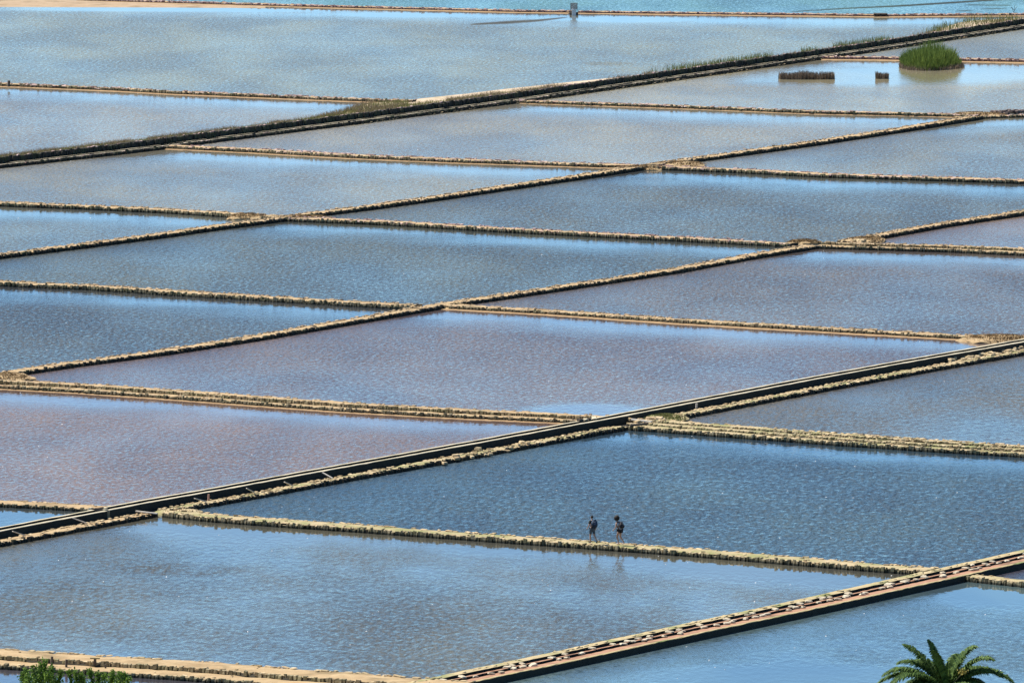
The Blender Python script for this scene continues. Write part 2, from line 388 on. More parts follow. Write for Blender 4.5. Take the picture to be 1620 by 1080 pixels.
# ------------------------------------------------------------------ dike building
def ribbon(name, path, prof, mats, parent, t0=None, t1=None, step=.55, jit=.04, zj=.03, seed=1):
    """a long body with cross-section prof = [(u, z, material of the strip that follows)]; fixed=None means jitter"""
    t0 = 0 if t0 is None else t0; t1 = path.len if t1 is None else t1
    n = max(2, int((t1-t0)/step)+1); ts = np.linspace(t0, t1, n); r = np.random.default_rng(seed)
    K = len(prof); V = np.zeros((n, K, 3))
    drift = vnoise(ts, ts*0, 4.0, seed) - .5
    for k, (u, z, *_r) in enumerate(prof):
        x, y, _a = path.pos(ts, u)
        zz = z + (r.random(n)-.5)*zj*2*(z > .02) + drift*zj*1.5*(z > .02)
        x2, y2, _a = path.pos(ts, u + (r.random(n)-.5)*jit*2 + drift*jit*2)
        V[:, k] = np.stack([x2, y2, zz], -1)
    idx = np.arange(n*K).reshape(n, K)
    f = np.stack([idx[:-1, :-1], idx[1:, :-1], idx[1:, 1:], idx[:-1, 1:]], -1)[:, :, :].reshape(-1, 4)
    mi = np.tile(np.array([p[2] for p in prof[:-1]]), n-1)
    # end caps as fans of quads (degenerate-free): close ends with the profile mirrored down to a base line
    me = np_mesh(name, V.reshape(-1, 3), f, mi)
    bm = bmesh.new(); bm.from_mesh(me); bm.verts.ensure_lookup_table()
    for row in (0, n-1):
        try: bm.faces.new([bm.verts[idx[row, k]] for k in range(K)])
        except Exception: pass
    bmesh.ops.recalc_face_normals(bm, faces=bm.faces); bm.to_mesh(me); bm.free()
    return link(name, me, parent, mats)

BOX = np.array([(x, y, z) for z in (-.5, .5) for y in (-.5, .5) for x in (-.5, .5)])
BF = np.array([(0, 2, 3, 1), (4, 5, 7, 6), (0, 1, 5, 4), (1, 3, 7, 5), (3, 2, 6, 7), (2, 0, 4, 6)])
def stones_mesh(name, P, parent, mat, seed=3, jitter=.16):
    """P: array rows x y z yaw l d h ; irregular blocks, joined"""
    P = np.asarray(P); n = len(P); r = np.random.default_rng(seed)
    c = np.tile(BOX, (n, 1, 1)) * (1 + (r.random((n, 8, 3))-.5)*2*jitter)
    c[:, 4:, :2] *= r.uniform(.78, .97, (n, 1, 1))
    c *= P[:, None, 4:7]
    tx, ty = r.normal(0, .09, n), r.normal(0, .09, n)
    c[:, :, 2] += c[:, :, 0]*tx[:, None] + c[:, :, 1]*ty[:, None]
    ca, sa = np.cos(P[:, 3])[:, None], np.sin(P[:, 3])[:, None]
    x = c[:, :, 0]*ca - c[:, :, 1]*sa; y = c[:, :, 0]*sa + c[:, :, 1]*ca
    V = np.stack([x + P[:, 0:1], y + P[:, 1:2], c[:, :, 2] + P[:, 2:3]], -1).reshape(-1, 3)
    Fc = (BF[None] + (np.arange(n)*8)[:, None, None]).reshape(-1, 4)
    me = np_mesh(name, V, Fc, fattr={'tone': np.repeat(r.random(n), 6)})
    o = link(name, me, parent, mat); o['kind'] = 'stuff'; return o
STV = {}
def stone_variants(matkey):
    if matkey in STV: return STV[matkey]
    out = []
    for i in range(10):
        bm = bmesh.new(); bmesh.ops.create_cube(bm, size=1)
        bmesh.ops.bevel(bm, geom=list(bm.edges), offset=.13, segments=1, affect='EDGES')
        rr = random.Random(i*31+5)
        for v in bm.verts:
            for k in range(3): v.co[k] += rr.uniform(-.07, .07)
            if v.co.z > 0: v.co.x *= .88; v.co.y *= .88
        me = bpy.data.meshes.new('stone'); bm.to_mesh(me); bm.free(); me.materials.append(M[matkey])
        a = me.attributes.new('tone', 'FLOAT', 'FACE'); a.data.foreach_set('value', [rr.random()]*len(me.polygons))
        out.append(me)
    STV[matkey] = out; return out
def stone_parts(P, parent, matkey, seed=1, name='stone'):
    vs = stone_variants(matkey); r = random.Random(seed)
    for row in P:
        o = bpy.data.objects.new(name, r.choice(vs)); o.location = row[:3]
        o.rotation_euler = (r.gauss(0, .07), r.gauss(0, .07), row[3] + r.choice((0, math.pi))); o.scale = row[4:7]
        col.objects.link(o); o.parent = parent
def row(path, t0, t1, u, z, l, d, h, gap=.04, ju=.05, jz=.02, jyaw=.12, seed=1, skip=0.0, vary=.35):
    """stones laid one after another"""
    r = np.random.default_rng(seed); out = []; t = t0
    while t < t1:
        ll = l * r.uniform(1-vary, 1+vary); 
        if r.random() > skip:
            x, y, a = path.pos(t+ll/2, u + r.normal(0, ju))
            hh = h*r.uniform(.75, 1.25)
            out.append((x[0], y[0], z + r.normal(0, jz) + hh/2, a[0]+r.normal(0, jyaw), ll-gap*r.uniform(.4, 1.6), d*r.uniform(.7, 1.25), hh))
        t += ll
    return out
def nearest300(P):
    P = sorted(P, key=lambda q: q[1]); X = []
    vis = [q for q in P if -40 < proj(q[0], q[1])[0] < 1660 and proj(q[0], q[1], q[2])[1] < 1085]; rest = [q for q in P if not (-40 < proj(q[0], q[1])[0] < 1660 and proj(q[0], q[1], q[2])[1] < 1085)]
    return vis[:290], vis[290:] + rest

def dike(key, label, h=.30, soil='soil', face='stone_face', cap='stone_mid', tiers=None, ledge=0.0, parts=False, sl=.22, seed=1, t0=None, t1=None, dark=False, rub=.25, w=None, backrow=True, cat='dike', name='stone_dike', flat=.25, nup=1):
    path = PATH[key]; w = w or WID[key]; t0 = 0 if t0 is None else t0; t1 = path.len if t1 is None else t1
    x, y, a = path.pos((t0+t1)/2, w/2)
    root = tag(empty(name, (0, 0, 0)), label, cat, 'stone dikes between the salt pans')
    root.location = (float(x[0]), float(y[0]), 0); off = Matrix.Translation((-float(x[0]), -float(y[0]), 0))
    tiers = tiers or [(0, w, h)]             # (u0, u1, z) front to back
    dk = M['soil_dark']; so_ = M[soil]; kids = []
    prof = [(tiers[0][0]+.06, -.3, 0)]
    for (u0, u1, z) in tiers:
        prof += [(u0+.06, z-.05, 1), ((u0+u1)/2, z-.015+.02, 1), (u1-.05, z-.05, 0)]
    prof += [(tiers[-1][1]-.05, -.3, 0)]
    kids.append(ribbon('earth_core', path, prof, [dk, so_], root, t0, t1, seed=seed))
    F_, C_ = [], []
    zprev = 0
    for i, (u0, u1, z) in enumerate(tiers):
        hh = z - zprev + (.05 if i == 0 else .03)
        F_ += row(path, t0, t1, u0+.04, zprev-.05 if i == 0 else zprev-.03, sl, .24, hh, gap=.05, ju=.035, seed=seed+10*i, skip=.03)
        if nup > 1: F_ += row(path, t0, t1, u0+.0, zprev-.05, sl*1.2, .24, hh*.5, gap=.05, ju=.035, seed=seed+10*i+3, skip=.1)
        C_ += row(path, t0, t1, u0+.16, z-.06, sl*1.45, flat, .065, gap=.03, ju=.05, jz=.01, seed=seed+10*i+1, skip=.3, vary=.6)
        zprev = z
    if backrow: C_ += row(path, t0, t1, tiers[-1][1]-.18, tiers[-1][2]-.05, sl*1.45, flat, .075, gap=.03, ju=.07, jz=.015, seed=seed+77, skip=.35, vary=.6)
    rb = []
    for (u0, u1, z) in tiers:
        nrow = int((t1-t0)*(u1-u0)*rub*2)
        r = np.random.default_rng(seed+5)
        for _ in range(nrow):
            tt = r.uniform(t0, t1); uu = r.uniform(u0+.25, u1-.2); xx, yy, aa = path.pos(tt, uu); s_ = r.uniform(.08, .22)
            rb.append((xx[0], yy[0], z, r.uniform(0, 3), s_*1.4, s_, s_*.5))
    kids.append(stones_mesh('wall_stones', F_, root, M['stone_shade' if dark else face], seed))
    if parts:
        near, far = nearest300(C_); stone_parts([(q[0]-float(x[0]), q[1]-float(y[0]), *q[2:]) for q in near], root, cap, seed)
        if far or rb: kids.append(stones_mesh('loose_stones', far + rb, root, M[cap], seed+2))
    else: kids.append(stones_mesh('cap_stones', C_ + rb, root, M[cap], seed+2))
    if ledge:
        kids.append(ribbon('mud_ledge', path, [(-ledge, -.06, 0), (-ledge*.8, .015, 0), (-ledge*.3, .05, 0), (.12, .07, 0)], [M['ledge']], root, t0, t1, seed=seed+4, jit=.13*ledge, zj=.0))
    for k_ in kids: k_.data.transform(off)
    return root

# --- cross dikes (falling to the right)
dike('B7', 'broad two-stepped stone dike along the bottom left edge, behind the leafy tree', cap='stone', tiers=[(0, 2.3, .25), (2.3, 5.4, .45)], soil='soil', parts=True, seed=11, sl=.25, rub=.06)
dike('B6', 'pale stone dike that the two walkers cross, ending at the channel with slabs', cap='stone', h=.30, soil='soil_green', parts=True, seed=12, nup=1)
dike('B6R', 'short stone dike at the right edge, in front of the slab channel above the palm', cap='stone', h=.30, parts=True, soil='soil_green', seed=13)
dike('B6L', 'small low dike with reddish path at the left edge, behind the gutter', h=.22, parts=True, seed=14)
dike('B5', 'two-stepped stone dike between the pink-brown pan and the mauve pan', tiers=[(0, 1.35, .26), (1.35, 2.9, .44)], parts=True, ledge=.4, seed=15)
dike('B5R', 'broad three-stepped stone dike behind the deep blue pan', cap='stone', tiers=[(0, 1.4, .28), (1.4, 2.7, .36), (2.7, 4.0, .44)], parts=True, seed=16, soil='soil_green', rub=.6)
dike('B4R', 'thin stone dike behind the mauve pan, ending in brown scrub on the right', h=.26, seed=17, ledge=.75)
dike('B4L', 'stone dike with brown reflection, from the left edge to the second crossing', h=.30, seed=18, nup=2)
dike('B3R', 'two-row stone dike at the right edge beyond the third crossing', tiers=[(0, 1.5, .26), (1.5, 2.8, .40)], seed=19)
dike('B3M', 'reddish stone dike between the two long blue pans in mid picture', h=.30, seed=20, cap='stone_far')
dike('B3L', 'stone dike from the left edge to the scrubby crossing', h=.30, seed=21)
dike('B2R', 'pinkish stone dike running right from the crossing at the middle', h=.30, seed=22, cap='stone_far', sl=.27)
dike('B2L', 'stone dike from the far canal down to the middle crossing', h=.30, seed=23, cap='stone_far', sl=.27, ledge=.5)
dike('B1R', 'long thin dike below the two dead rush tufts', h=.28, seed=24, cap='stone_far', sl=.28, ledge=.3)
dike('B1F', 'short dark dike at the right edge below the rubble heap', h=.22, seed=25, cap='stone_far', sl=.28)
dike('B0R', 'pink stone dike passing behind the green reed clump', h=.30, seed=26, cap='stone_far', face='stone_far', sl=.28, ledge=1.4)
dike('B1L', 'long pink stone dike at upper left that meets the sandy bank', h=.30, seed=27, cap='stone_far', sl=.28, ledge=.8)
tgap = t_of_px(PATH['TOP'], 908)
dike('TOP', 'farthest pink stone dike, left part from the sand flat to the sluice tower', h=.24, seed=28, cap='stone_far', face='stone_far', sl=.34, ledge=1.2, t1=tgap-.45)
dike('TOP', 'farthest pink stone dike, right part from the sluice tower to the sandy spit', h=.24, seed=29, cap='stone_far', face='stone_far', sl=.34, ledge=1.2, t0=tgap+.45)
# --- long dikes (rising to the right)
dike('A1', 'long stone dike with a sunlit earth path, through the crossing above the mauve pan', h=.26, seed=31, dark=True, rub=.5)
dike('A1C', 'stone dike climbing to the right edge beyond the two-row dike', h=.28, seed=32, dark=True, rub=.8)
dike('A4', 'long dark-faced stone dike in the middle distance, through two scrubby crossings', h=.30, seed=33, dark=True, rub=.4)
tg = t_of_px(PATH['A2'], 247); th = t_of_px(PATH['A2'], 272); ti = t_of_px(PATH['A2'], 994); tj = t_of_px(PATH['A2'], 1052)
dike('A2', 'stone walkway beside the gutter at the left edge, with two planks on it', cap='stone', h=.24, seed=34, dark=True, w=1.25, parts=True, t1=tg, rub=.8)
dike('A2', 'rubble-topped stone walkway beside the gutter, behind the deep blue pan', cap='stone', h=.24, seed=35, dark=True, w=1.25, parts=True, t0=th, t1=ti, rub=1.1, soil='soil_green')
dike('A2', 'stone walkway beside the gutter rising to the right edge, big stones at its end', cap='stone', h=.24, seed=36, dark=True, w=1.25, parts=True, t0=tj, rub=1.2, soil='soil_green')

# --- the concrete gutter beside the walkway
gate = t_of_px(PATH['A2'], 214)
def gutter(label, t0, t1, seed, dz=0):
    p = PATH['A2']; g = empty('concrete_gutter', (0, 0, 0)); tag(g, label, 'gutter', 'concrete gutters of the salt works')
    z = .60 + dz
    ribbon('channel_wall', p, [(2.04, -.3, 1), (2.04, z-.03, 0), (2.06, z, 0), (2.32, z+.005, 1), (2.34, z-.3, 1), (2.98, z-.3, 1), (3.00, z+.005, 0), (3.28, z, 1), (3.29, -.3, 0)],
           [M['concrete'], M['conc_shade']], g, t0, t1, step=.9, jit=.008, zj=.01, seed=seed)
    ribbon('trench_bed', p, [(1.18, .015, 0), (2.05, .02, 0)], [M['slot']], g, t0, t1, jit=0, zj=0, seed=seed)
    return g
def ledge_stones(g, t0, t1, skip, seed):
    stones_mesh('loose_stones', row(PATH['A2'], t0, t1, 1.62, .02, .3, .2, .12, seed=seed, skip=skip, ju=.05), g, M['stone'], seed)
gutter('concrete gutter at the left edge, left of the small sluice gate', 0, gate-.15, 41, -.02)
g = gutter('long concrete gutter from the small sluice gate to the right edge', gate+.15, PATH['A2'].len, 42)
ledge_stones(g, t_of_px(PATH['A2'], 1060), t_of_px(PATH['A2'], 1520), .3, 91)

# --- canal of the far side: front wall, thin gutter, high back wall
p = PATH['A0']; g = empty('far_canal', (0, 0, 0)); tag(g, 'long dark canal with thin pale rails across the far pans, grassy verge behind it', 'canal')
ribbon('front_wall', p, [(0, -.3, 1), (.05, .26, 0), (.3, .30, 1), (.42, .26, 1)], [M['soil_dark'], M['soil_dark']], g, seed=51)
ribbon('gutter', p, [(.45, .05, 1), (.50, .28, 0), (.60, .29, 1), (.68, .10, 1), (.98, .10, 1), (1.02, .32, 0), (1.12, .32, 1), (1.14, .12, 1), (1.75, .10, 1)], [M['concrete'], M['slot']], g, step=1.2, jit=.01, zj=.01, seed=52)
ribbon('back_wall', p, [(1.62, 0, 1), (1.66, .78, 1), (1.85, .82, 0), (2.15, .6, 1), (2.2, .0, 0)], [M['soil'], M['soil_dark']], g, seed=53, zj=.03)
stones_mesh('wall_stones', row(p, 0, p.len, .04, -.05, .36, .24, .32, seed=54) + row(p, 0, p.len, 1.64, .08, .4, .2, .32, seed=55) + row(p, 0, p.len, 1.62, .40, .36, .2, .38, seed=56), g, M['stone_shade'], 4)
stones_mesh('cap_stones', row(p, 0, p.len, .14, .26, .34, .14, .04, seed=57, skip=.75) + row(p, 0, p.len, 1.78, .76, .34, .2, .07, seed=58, skip=.5, jz=.03), g, M['stone_far'], 5)
stones_mesh('foot_stones', row(p, t_of_px(p, 560), p.len, -.12, -.04, .4, .25, .13, seed=59, skip=.35, ju=.08), g, M['stone'], 6)

# --- channel with slabs, lower right
p = PATH['A3']; g = empty('slab_channel', (0, 0, 0)); tag(g, 'wide pink brine channel with mossy edges and pale slabs across, lower right', 'channel')
MM = [M['gold'], M['conc_shade'], M['pink'], M['slot'], M['moss']]
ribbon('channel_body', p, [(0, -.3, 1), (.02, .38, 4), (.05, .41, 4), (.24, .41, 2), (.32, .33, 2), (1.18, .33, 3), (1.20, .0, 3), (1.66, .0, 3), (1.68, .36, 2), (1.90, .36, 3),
                           (1.92, .0, 3), (2.44, .0, 3), (2.46, .40, 0), (2.75, .44, 4), (3.0, .44, 0), (3.22, .36, 0), (3.25, -.3, 0)], MM, g, step=.5, jit=.015, zj=.012, seed=61)
P_ = []; r = np.random.default_rng(8); t = .5
while t < p.len:
    for u, l_, d_ in ((1.16, .40, .30), (1.95, .26, .55)):
        if r.random() < .6:
            x, y, a = p.pos(t + r.normal(0, .25), u + r.normal(0, .12)); k = r.uniform(.75, 1.35)
            P_.append((x[0], y[0], .39+r.uniform(0, .03), a[0]+r.normal(0, .25)-.25, l_*k, d_*r.uniform(.7, 1.1), .10))
    t += r.uniform(.6, 1.3)
near, far = nearest300(P_); stone_parts(near, g, 'stone_slab', 3, 'stone_slab')
P_ = row(p, 0, p.len, 2.75, .405, .5, .3, .05, seed=63, skip=.6, jz=.008)
if far: stones_mesh('far_slabs', far, g, M['stone_slab'], 7)
stones_mesh('edge_stones', P_, g, M['gold'], 8)

# ------------------------------------------------------------------ sand and banks
def bank(name, front, back, zf, zc, mat, n=260, rows=8, seed=2, bx=None):
    fx, fy = zip(*front); bx_, by = zip(*back); xs = np.linspace(max(fx[0], bx_[0]), min(fx[-1], bx_[-1]), n)
    V = np.zeros((n, rows, 3))
    for i, x in enumerate(xs):
        yf, yb = np.interp(x, fx, fy), np.interp(x, bx_, by)
        a = at(x, yf); b = at(x, yb)
        for k in range(rows):
            q = k/(rows-1); P = a*(1-q)+b*q
            P[2] = zf*(1-q)**1.5 + zc*math.sin(math.pi*min(1, q*1.0))**.7 * (1-q*.3) - .05*(q > .95)
            V[i, k] = P
    V[:, 1:-1, 2] += vnoise(V[:, 1:-1, 0], V[:, 1:-1, 1], 2, seed)*.06
    idx = np.arange(n*rows).reshape(n, rows); f = np.stack([idx[:-1, :-1], idx[1:, :-1], idx[1:, 1:], idx[:-1, 1:]], -1).reshape(-1, 4)
    return tag(link(name, np_mesh(name, V.reshape(-1, 3), f, smooth=True), None, mat), kind='structure'), V
def offpx(path, u, n=80):
    ts = np.linspace(0, path.len, n); x, y, _ = path.pos(ts, u); X, Y = proj(x, y); return list(zip(X, Y))
bankback = [(-350, 289), (0, 250), (240, 222.5), (400, 203), (500, 188.5), (545, 176), (570, 166), (600, 160.5), (650, 156.5), (735, 147.5), (813, 138.5), (900, 129), (1020, 118), (1100, 108), (1250, 87), (1400, 65.5), (1440, 58), (1475, 50), (1492, 43), (1515, 35.5), (1540, 31), (1620, 27.5), (1990, 3)]
_, BV = bank('sand_bank', offpx(PATH['A0'], 2.1), bankback, .25, .10, M['sand'])
bank('sand_flat', [(-350, 9.5), (0, 11.5), (140, 12), (300, 12.5), (420, 13)], [(-350, -14), (0, -6), (120, 0), (190, 3), (300, 7), (420, 11)], 0.0, .05, M['sand_damp'], n=80, seed=5)

# ------------------------------------------------------------------ blades
def blades(name, pts, hts, wd, lean, parent, mat, seed=1, fan=0.0, top=.25, centre=None):
    pts = np.asarray(pts, float); n = len(pts); r = np.random.default_rng(seed); hts = np.asarray(hts)*r.uniform(.55, 1.15, n)
    a = r.uniform(0, 2*math.pi, n); wv = np.stack([np.cos(a), np.sin(a), 0*a], -1)*(wd*r.uniform(.6, 1.3, n))[:, None]
    ln = r.normal(0, lean, (n, 2))*hts[:, None]
    if centre is not None: ln += (pts[:, :2]-np.asarray(centre)[None])*fan*(hts/hts.max())[:, None]
    mid = pts.copy(); mid[:, 2] += hts*.6; mid[:, :2] += ln*.35
    tip = pts.copy(); tip[:, 2] += hts; tip[:, :2] += ln
    V = np.stack([pts-wv*.5, pts+wv*.5, mid+wv*.4, mid-wv*.4, tip+wv*top*.5, tip-wv*top*.5], 1).reshape(-1, 3)
    b = (np.arange(n)*6)[:, None, None]; f = (np.array([(0, 1, 2, 3), (3, 2, 4, 5)])[None]+b).reshape(-1, 4)
    return link(name, np_mesh(name, V, f, fattr={'tone': np.repeat(r.random(n), 2)}), parent, mat)
def scatter_bank(n, x0, x1, q0, q1, seed, clump=None, thr=.45):
    r = np.random.default_rng(seed); N_, K_, _ = BV.shape; out = []
    PXr, _ = proj(BV[:, 0, 0], BV[:, 0, 1])
    i0, i1 = np.searchsorted(PXr, x0), np.searchsorted(PXr, x1)
    i = r.uniform(i0, min(i1, N_-1.01), n); q = r.uniform(q0, q1, n)*(K_-1.01); ii, kk = i.astype(int), q.astype(int); fi, fk = (i-ii)[:, None], (q-kk)[:, None]
    P = (BV[ii, kk]*(1-fi)+BV[ii+1, kk]*fi)*(1-fk)+(BV[ii, kk+1]*(1-fi)+BV[ii+1, kk+1]*fi)*fk
    if clump: P = P[vnoise(P[:, 0], P[:, 1], clump, seed+1) > thr]
    return P
P = scatter_bank(26000, -350, 640, .02, .8, 3); o = blades('verge_grass', P, np.full(len(P), .38), .035, .35, None, M['grass_olive'], 1); tag(o, kind='stuff')
P = scatter_bank(20000, -350, 585, .35, 1.0, 4, 1.6, .42); o = blades('dry_grass', P, np.full(len(P), .52), .03, .4, None, M['grass_dry'], 2); tag(o, kind='stuff')
P = scatter_bank(9000, 560, 1030, .02, .45, 5, 2.5, .5); o = blades('dry_grass', P, np.full(len(P), .5), .035, .4, None, M['grass_dry'], 3); tag(o, kind='stuff')
P = scatter_bank(7000, 560, 900, .0, .45, 15, 2.5, .4); o = blades('verge_grass', P, np.full(len(P), .35), .035, .4, None, M['grass_olive'], 3); tag(o, kind='stuff')
P = scatter_bank(9000, 1020, 2000, .25, .9, 6, 3.2, .42); P[:, 2] = 0; o = blades('bank_reeds', P, np.full(len(P), .85), .045, .16, None, M['bank_reed'], 4); tag(o, kind='stuff')
P = scatter_bank(9000, 1020, 2000, .02, .8, 7, 2, .5); o = blades('dry_grass', P, np.full(len(P), .4), .04, .4, None, M['grass_dry'], 5); tag(o, kind='stuff')

# clumps standing in the water
def ellipse_pts(cx, cy, rx, ry, n, seed):
    r = np.random.default_rng(seed); a = r.uniform(0, 2*math.pi, n); q = np.sqrt(r.random(n)); wobb = 1+.08*np.sin(3*a+seed)
    return np.stack([cx+rx*q*np.cos(a)*wobb, cy+ry*q*np.sin(a)*wobb, np.zeros(n)-.02], -1), q
c = at(1470, 105); t = empty('reed_clump', c); tag(t, 'big rounded clump of bright green reeds standing in the far right pan', 'reeds')
P, q = ellipse_pts(0, 0, 3.15, 6.2, 8000, 1); blades('green_stems', P, 2.25*(1-.68*q**3)*(.7+.5*vnoise(P[:, 0]+20, P[:, 1]+20, .9, 4)), .05, .12, t, M['reed'], 2, fan=.10, centre=(0, 0))
P, q = ellipse_pts(0, 0, 3.4, 6.9, 6000, 2); blades('dry_stems', P, .65*(1-.5*q**5), .05, .35, t, M['rush'], 3)
def tuft(px, py, wx, wy, label, n, seed, h=.66):
    c = at(px, py); t = empty('rush_tuft', c); tag(t, label, 'rushes', 'dead rush tufts in the far right pan'); r = np.random.default_rng(seed)
    P = np.stack([r.uniform(-wx/2, wx/2, n), r.uniform(-wy/2, wy/2, n), np.zeros(n)-.02], -1)
    keep = (np.abs(P[:, 0]/wx*2)**3+np.abs(P[:, 1]/wy*2)**3) < 1.0; P = P[keep]
    blades('stems', P, h*(.7+.6*vnoise(P[:, 0]+9, P[:, 1]+9, .7, seed)), .04, .12, t, M['rush'], seed, top=.4)
tuft(1276, 125, 5.8, 2.2, 'wide low tuft of dead brown rushes in the far right pan', 3200, 4)
tuft(1395.5, 124.5, 1.4, 1.3, 'small square tuft of dead brown rushes left of the green reeds', 700, 6)

# scrub at the crossings: low mounds
def mound(px, py, rx, ry, hh, label, seed, mat='scrub', n=900, soil='soil', bh=.22):
    hh *= .8; bh *= .8; c = at(px, py); t = empty('scrub_mound', c); tag(t, label, 'scrub', 'scrubby mounds at the dike crossings')
    bm = bmesh.new(); bmesh.ops.create_icosphere(bm, subdivisions=3, radius=1); rr = random.Random(seed)
    for v in bm.verts:
        k = 1+.18*math.sin(v.co.x*5+seed)*math.cos(v.co.y*4)+rr.uniform(-.05, .05)
        v.co = Vector((v.co.x*rx*k, v.co.y*ry*k, v.co.z*hh*k))
    me = bpy.data.meshes.new('mound'); bm.to_mesh(me); bm.free(); link('earth', me, t, M[soil])
    P, q = ellipse_pts(0, 0, rx*.95, ry*.95, n, seed); P[:, 2] = hh*np.sqrt(np.clip(1-q**2, 0, 1))*.9
    blades('twigs', P, np.full(len(P), bh), .05, .5, t, M[mat], seed, top=.8)
mound(1585, 539, 3.3, 2.2, .52, 'brown scrub mound at the right edge where a dike meets the gutter', 1, n=1600)
mound(392, 346, 1.9, 1.4, .52, 'brown scrub on the dike just left of the third crossing', 2)
mound(478, 347, 2.6, 2.2, .36, 'reddish scrub on the crossing where the pale earth widens', 3, n=1200)
mound(1272, 386, 1.5, 1.2, .42, 'brown scrub just left of the crossing near the right side', 4)
mound(1372, 382, 1.7, 2.2, .42, 'brown scrub at the foot of the dike climbing to the right edge', 5)
mound(1075, 262, 2.6, 2.2, .42, 'scrubby ground on the right of the middle crossing', 6, n=900)
mound(1015, 268, 2.6, 1.4, .38, 'pale earth and scrub on the middle crossing itself', 7)
mound(1545, 184, 2.8, 2.2, .45, 'dark scrub at the far right crossing', 8)
mound(12, 600, 1.8, 3.5, .40, 'scrubby earth where two dikes meet at the left edge', 9)
mound(1050, 664, 1.7, 2.6, .38, 'yellow-green grass patch beside the gutter crossing', 10, mat='grass_olive', soil='soil_green', n=1100)
mound(712, 486, 2.2, 1.6, .29, 'bare trodden earth on the crossing above the mauve pan', 11, n=160, bh=.1)
mound(285, 812, 1.6, 1.8, .34, 'trodden earth where the walkers dike meets the walkway', 12, n=300, soil='soil_green', bh=.1)

# rubble heaps
def rubble(px0, py0, px1, py1, n, h, label, seed, mat='stone', size=.5):
    a, b = at(px0, py0), at(px1, py1); c = (a+b)/2; t = empty('rubble_heap', c); tag(t, label, 'rubble', 'rubble heaps on the dikes'); r = np.random.default_rng(seed); Q = []
    for i in range(n):
        q = r.random(); s_ = size*r.uniform(.5, 1.3); p_ = a*(1-q)+b*q - c
        Q.append((p_[0]+r.normal(0, .25), p_[1]+r.normal(0, .8), h*r.random()+s_*.2, r.uniform(0, 3), s_*1.3, s_, s_*.6))
    stone_parts(Q, t, mat, seed)
rubble(1575, 181, 1640, 176, 46, .22, 'dark rubble heap on the far dike at the right edge', 1, 'stone_rub', .42)
rubble(1500, 577, 1640, 550, 60, .18, 'big pale stones lying on the walkway at the right edge', 2, 'stone', .42)
rubble(1000, 674, 1050, 668, 40, .28, 'loose pale stones at the gutter crossing under the timbers', 3, 'stone', .4)
rubble(700, 735, 850, 706, 28, .3, 'loose pale stones on the walkway above the deep blue pan', 4, 'stone', .33)
rubble(1350, 388, 1370, 387, 18, .3, 'small stone heap at the crossing near the right side', 5, 'stone', .4)

# ------------------------------------------------------------------ timbers, posts, sluices
def boxm(l, d, h, bev=.01, seed=0):
    bm = bmesh.new(); bmesh.ops.create_cube(bm, size=1); bmesh.ops.scale(bm, vec=(l, d, h), verts=bm.verts)
    bmesh.ops.bevel(bm, geom=list(bm.edges), offset=bev, segments=1, affect='EDGES')
    me = bpy.data.meshes.new('box'); bm.to_mesh(me); bm.free(); return me
def beam(name, A, B, wd, th, mat, label=None, cat=None, group=None, parent=None):
    A, B = Vector(A), Vector(B); d = B-A; o = link(name, boxm(d.length, wd, th), parent, mat)
    o.location = (A+B)/2; o.rotation_euler = d.to_track_quat('X', 'Z').to_euler()
    if label: tag(o, label, cat, group)
    return o
for a, b, lab in [((20, 840), (40, 846.5), 'pale plank across the trench nearest the left edge'), ((115, 819), (137, 827), 'pale plank across the trench, second from the left edge'),
                  ((308, 788), (326, 793), 'grey plank across the trench beside the upright post'), ((390, 772), (403, 779), 'pale plank across the trench, fourth from the left edge'),
                  ((450, 762), (463, 768), 'short pale plank across the trench, second from the right'), ((510, 747), (526, 756), 'pale plank across the trench, rightmost of the six')]:
    A = at(*a, .66); B = at(*b, .32); beam('plank', A, B, .13, .06, M['wood'], lab, 'plank', 'planks across the trench')
beam('plank', at(215, 808, .42), at(249, 812, .36), .14, .08, M['wood'], 'plank lying by the small sluice gate', 'plank')
beam('timber', at(999, 663, .45), at(1031, 667, .45), .13, .12, M['wood'], 'pale timber at the gutter crossing, the rear one', 'timber', 'timbers at the gutter crossing')
beam('timber', at(997, 673, .40), at(1026, 669.5, .55), .16, .14, M['wood_dark'], 'dark timber at the gutter crossing, the front one', 'timber', 'timbers at the gutter crossing')
def post(px, py, h, wd, lab, mat='wood_dark', z=.28):
    q = at(px, py, z); o = link('post', boxm(wd, wd, h, .008), None, M[mat]); o.location = (q[0], q[1], z+h/2-.02); o.rotation_euler = (.05, .03, .4)
    return tag(o, lab, 'post', 'wooden posts on the dikes')
post(330, 791, .42, .11, 'upright brown post by the third plank', 'wood_brown'); post(1102, 645, .35, .12, 'short stone post in the trench right of the gutter crossing', 'wood')
post(14, 137, .62, .22, 'dark post on the far left pink dike'); post(82, 1052, .55, .12, 'dark post behind the leafy tree, left of the pair', z=.25)
post(105, 1054, .45, .12, 'dark post behind the leafy tree, right of the pair', z=.25); post(167, 1056, .25, .09, 'small leaning stake on the broad dike right of the wooden stand', z=.25)
# wooden T stand
q = at(150, 1052, .25); t = empty('wooden_stand', q); tag(t, 'dark wooden T-shaped stand on the broad bottom dike', 'stand')
beam('upright', (0, 0, 0), (.02, 0, .42), .13, .16, M['wood_dark'], parent=t); beam('crossbar', (-.28, 0, .44), (.30, -.02, .42), .16, .09, M['moss'], parent=t); beam('brace', (-.3, .1, 0), (-.26, .1, .26), .1, .1, M['moss'], parent=t)
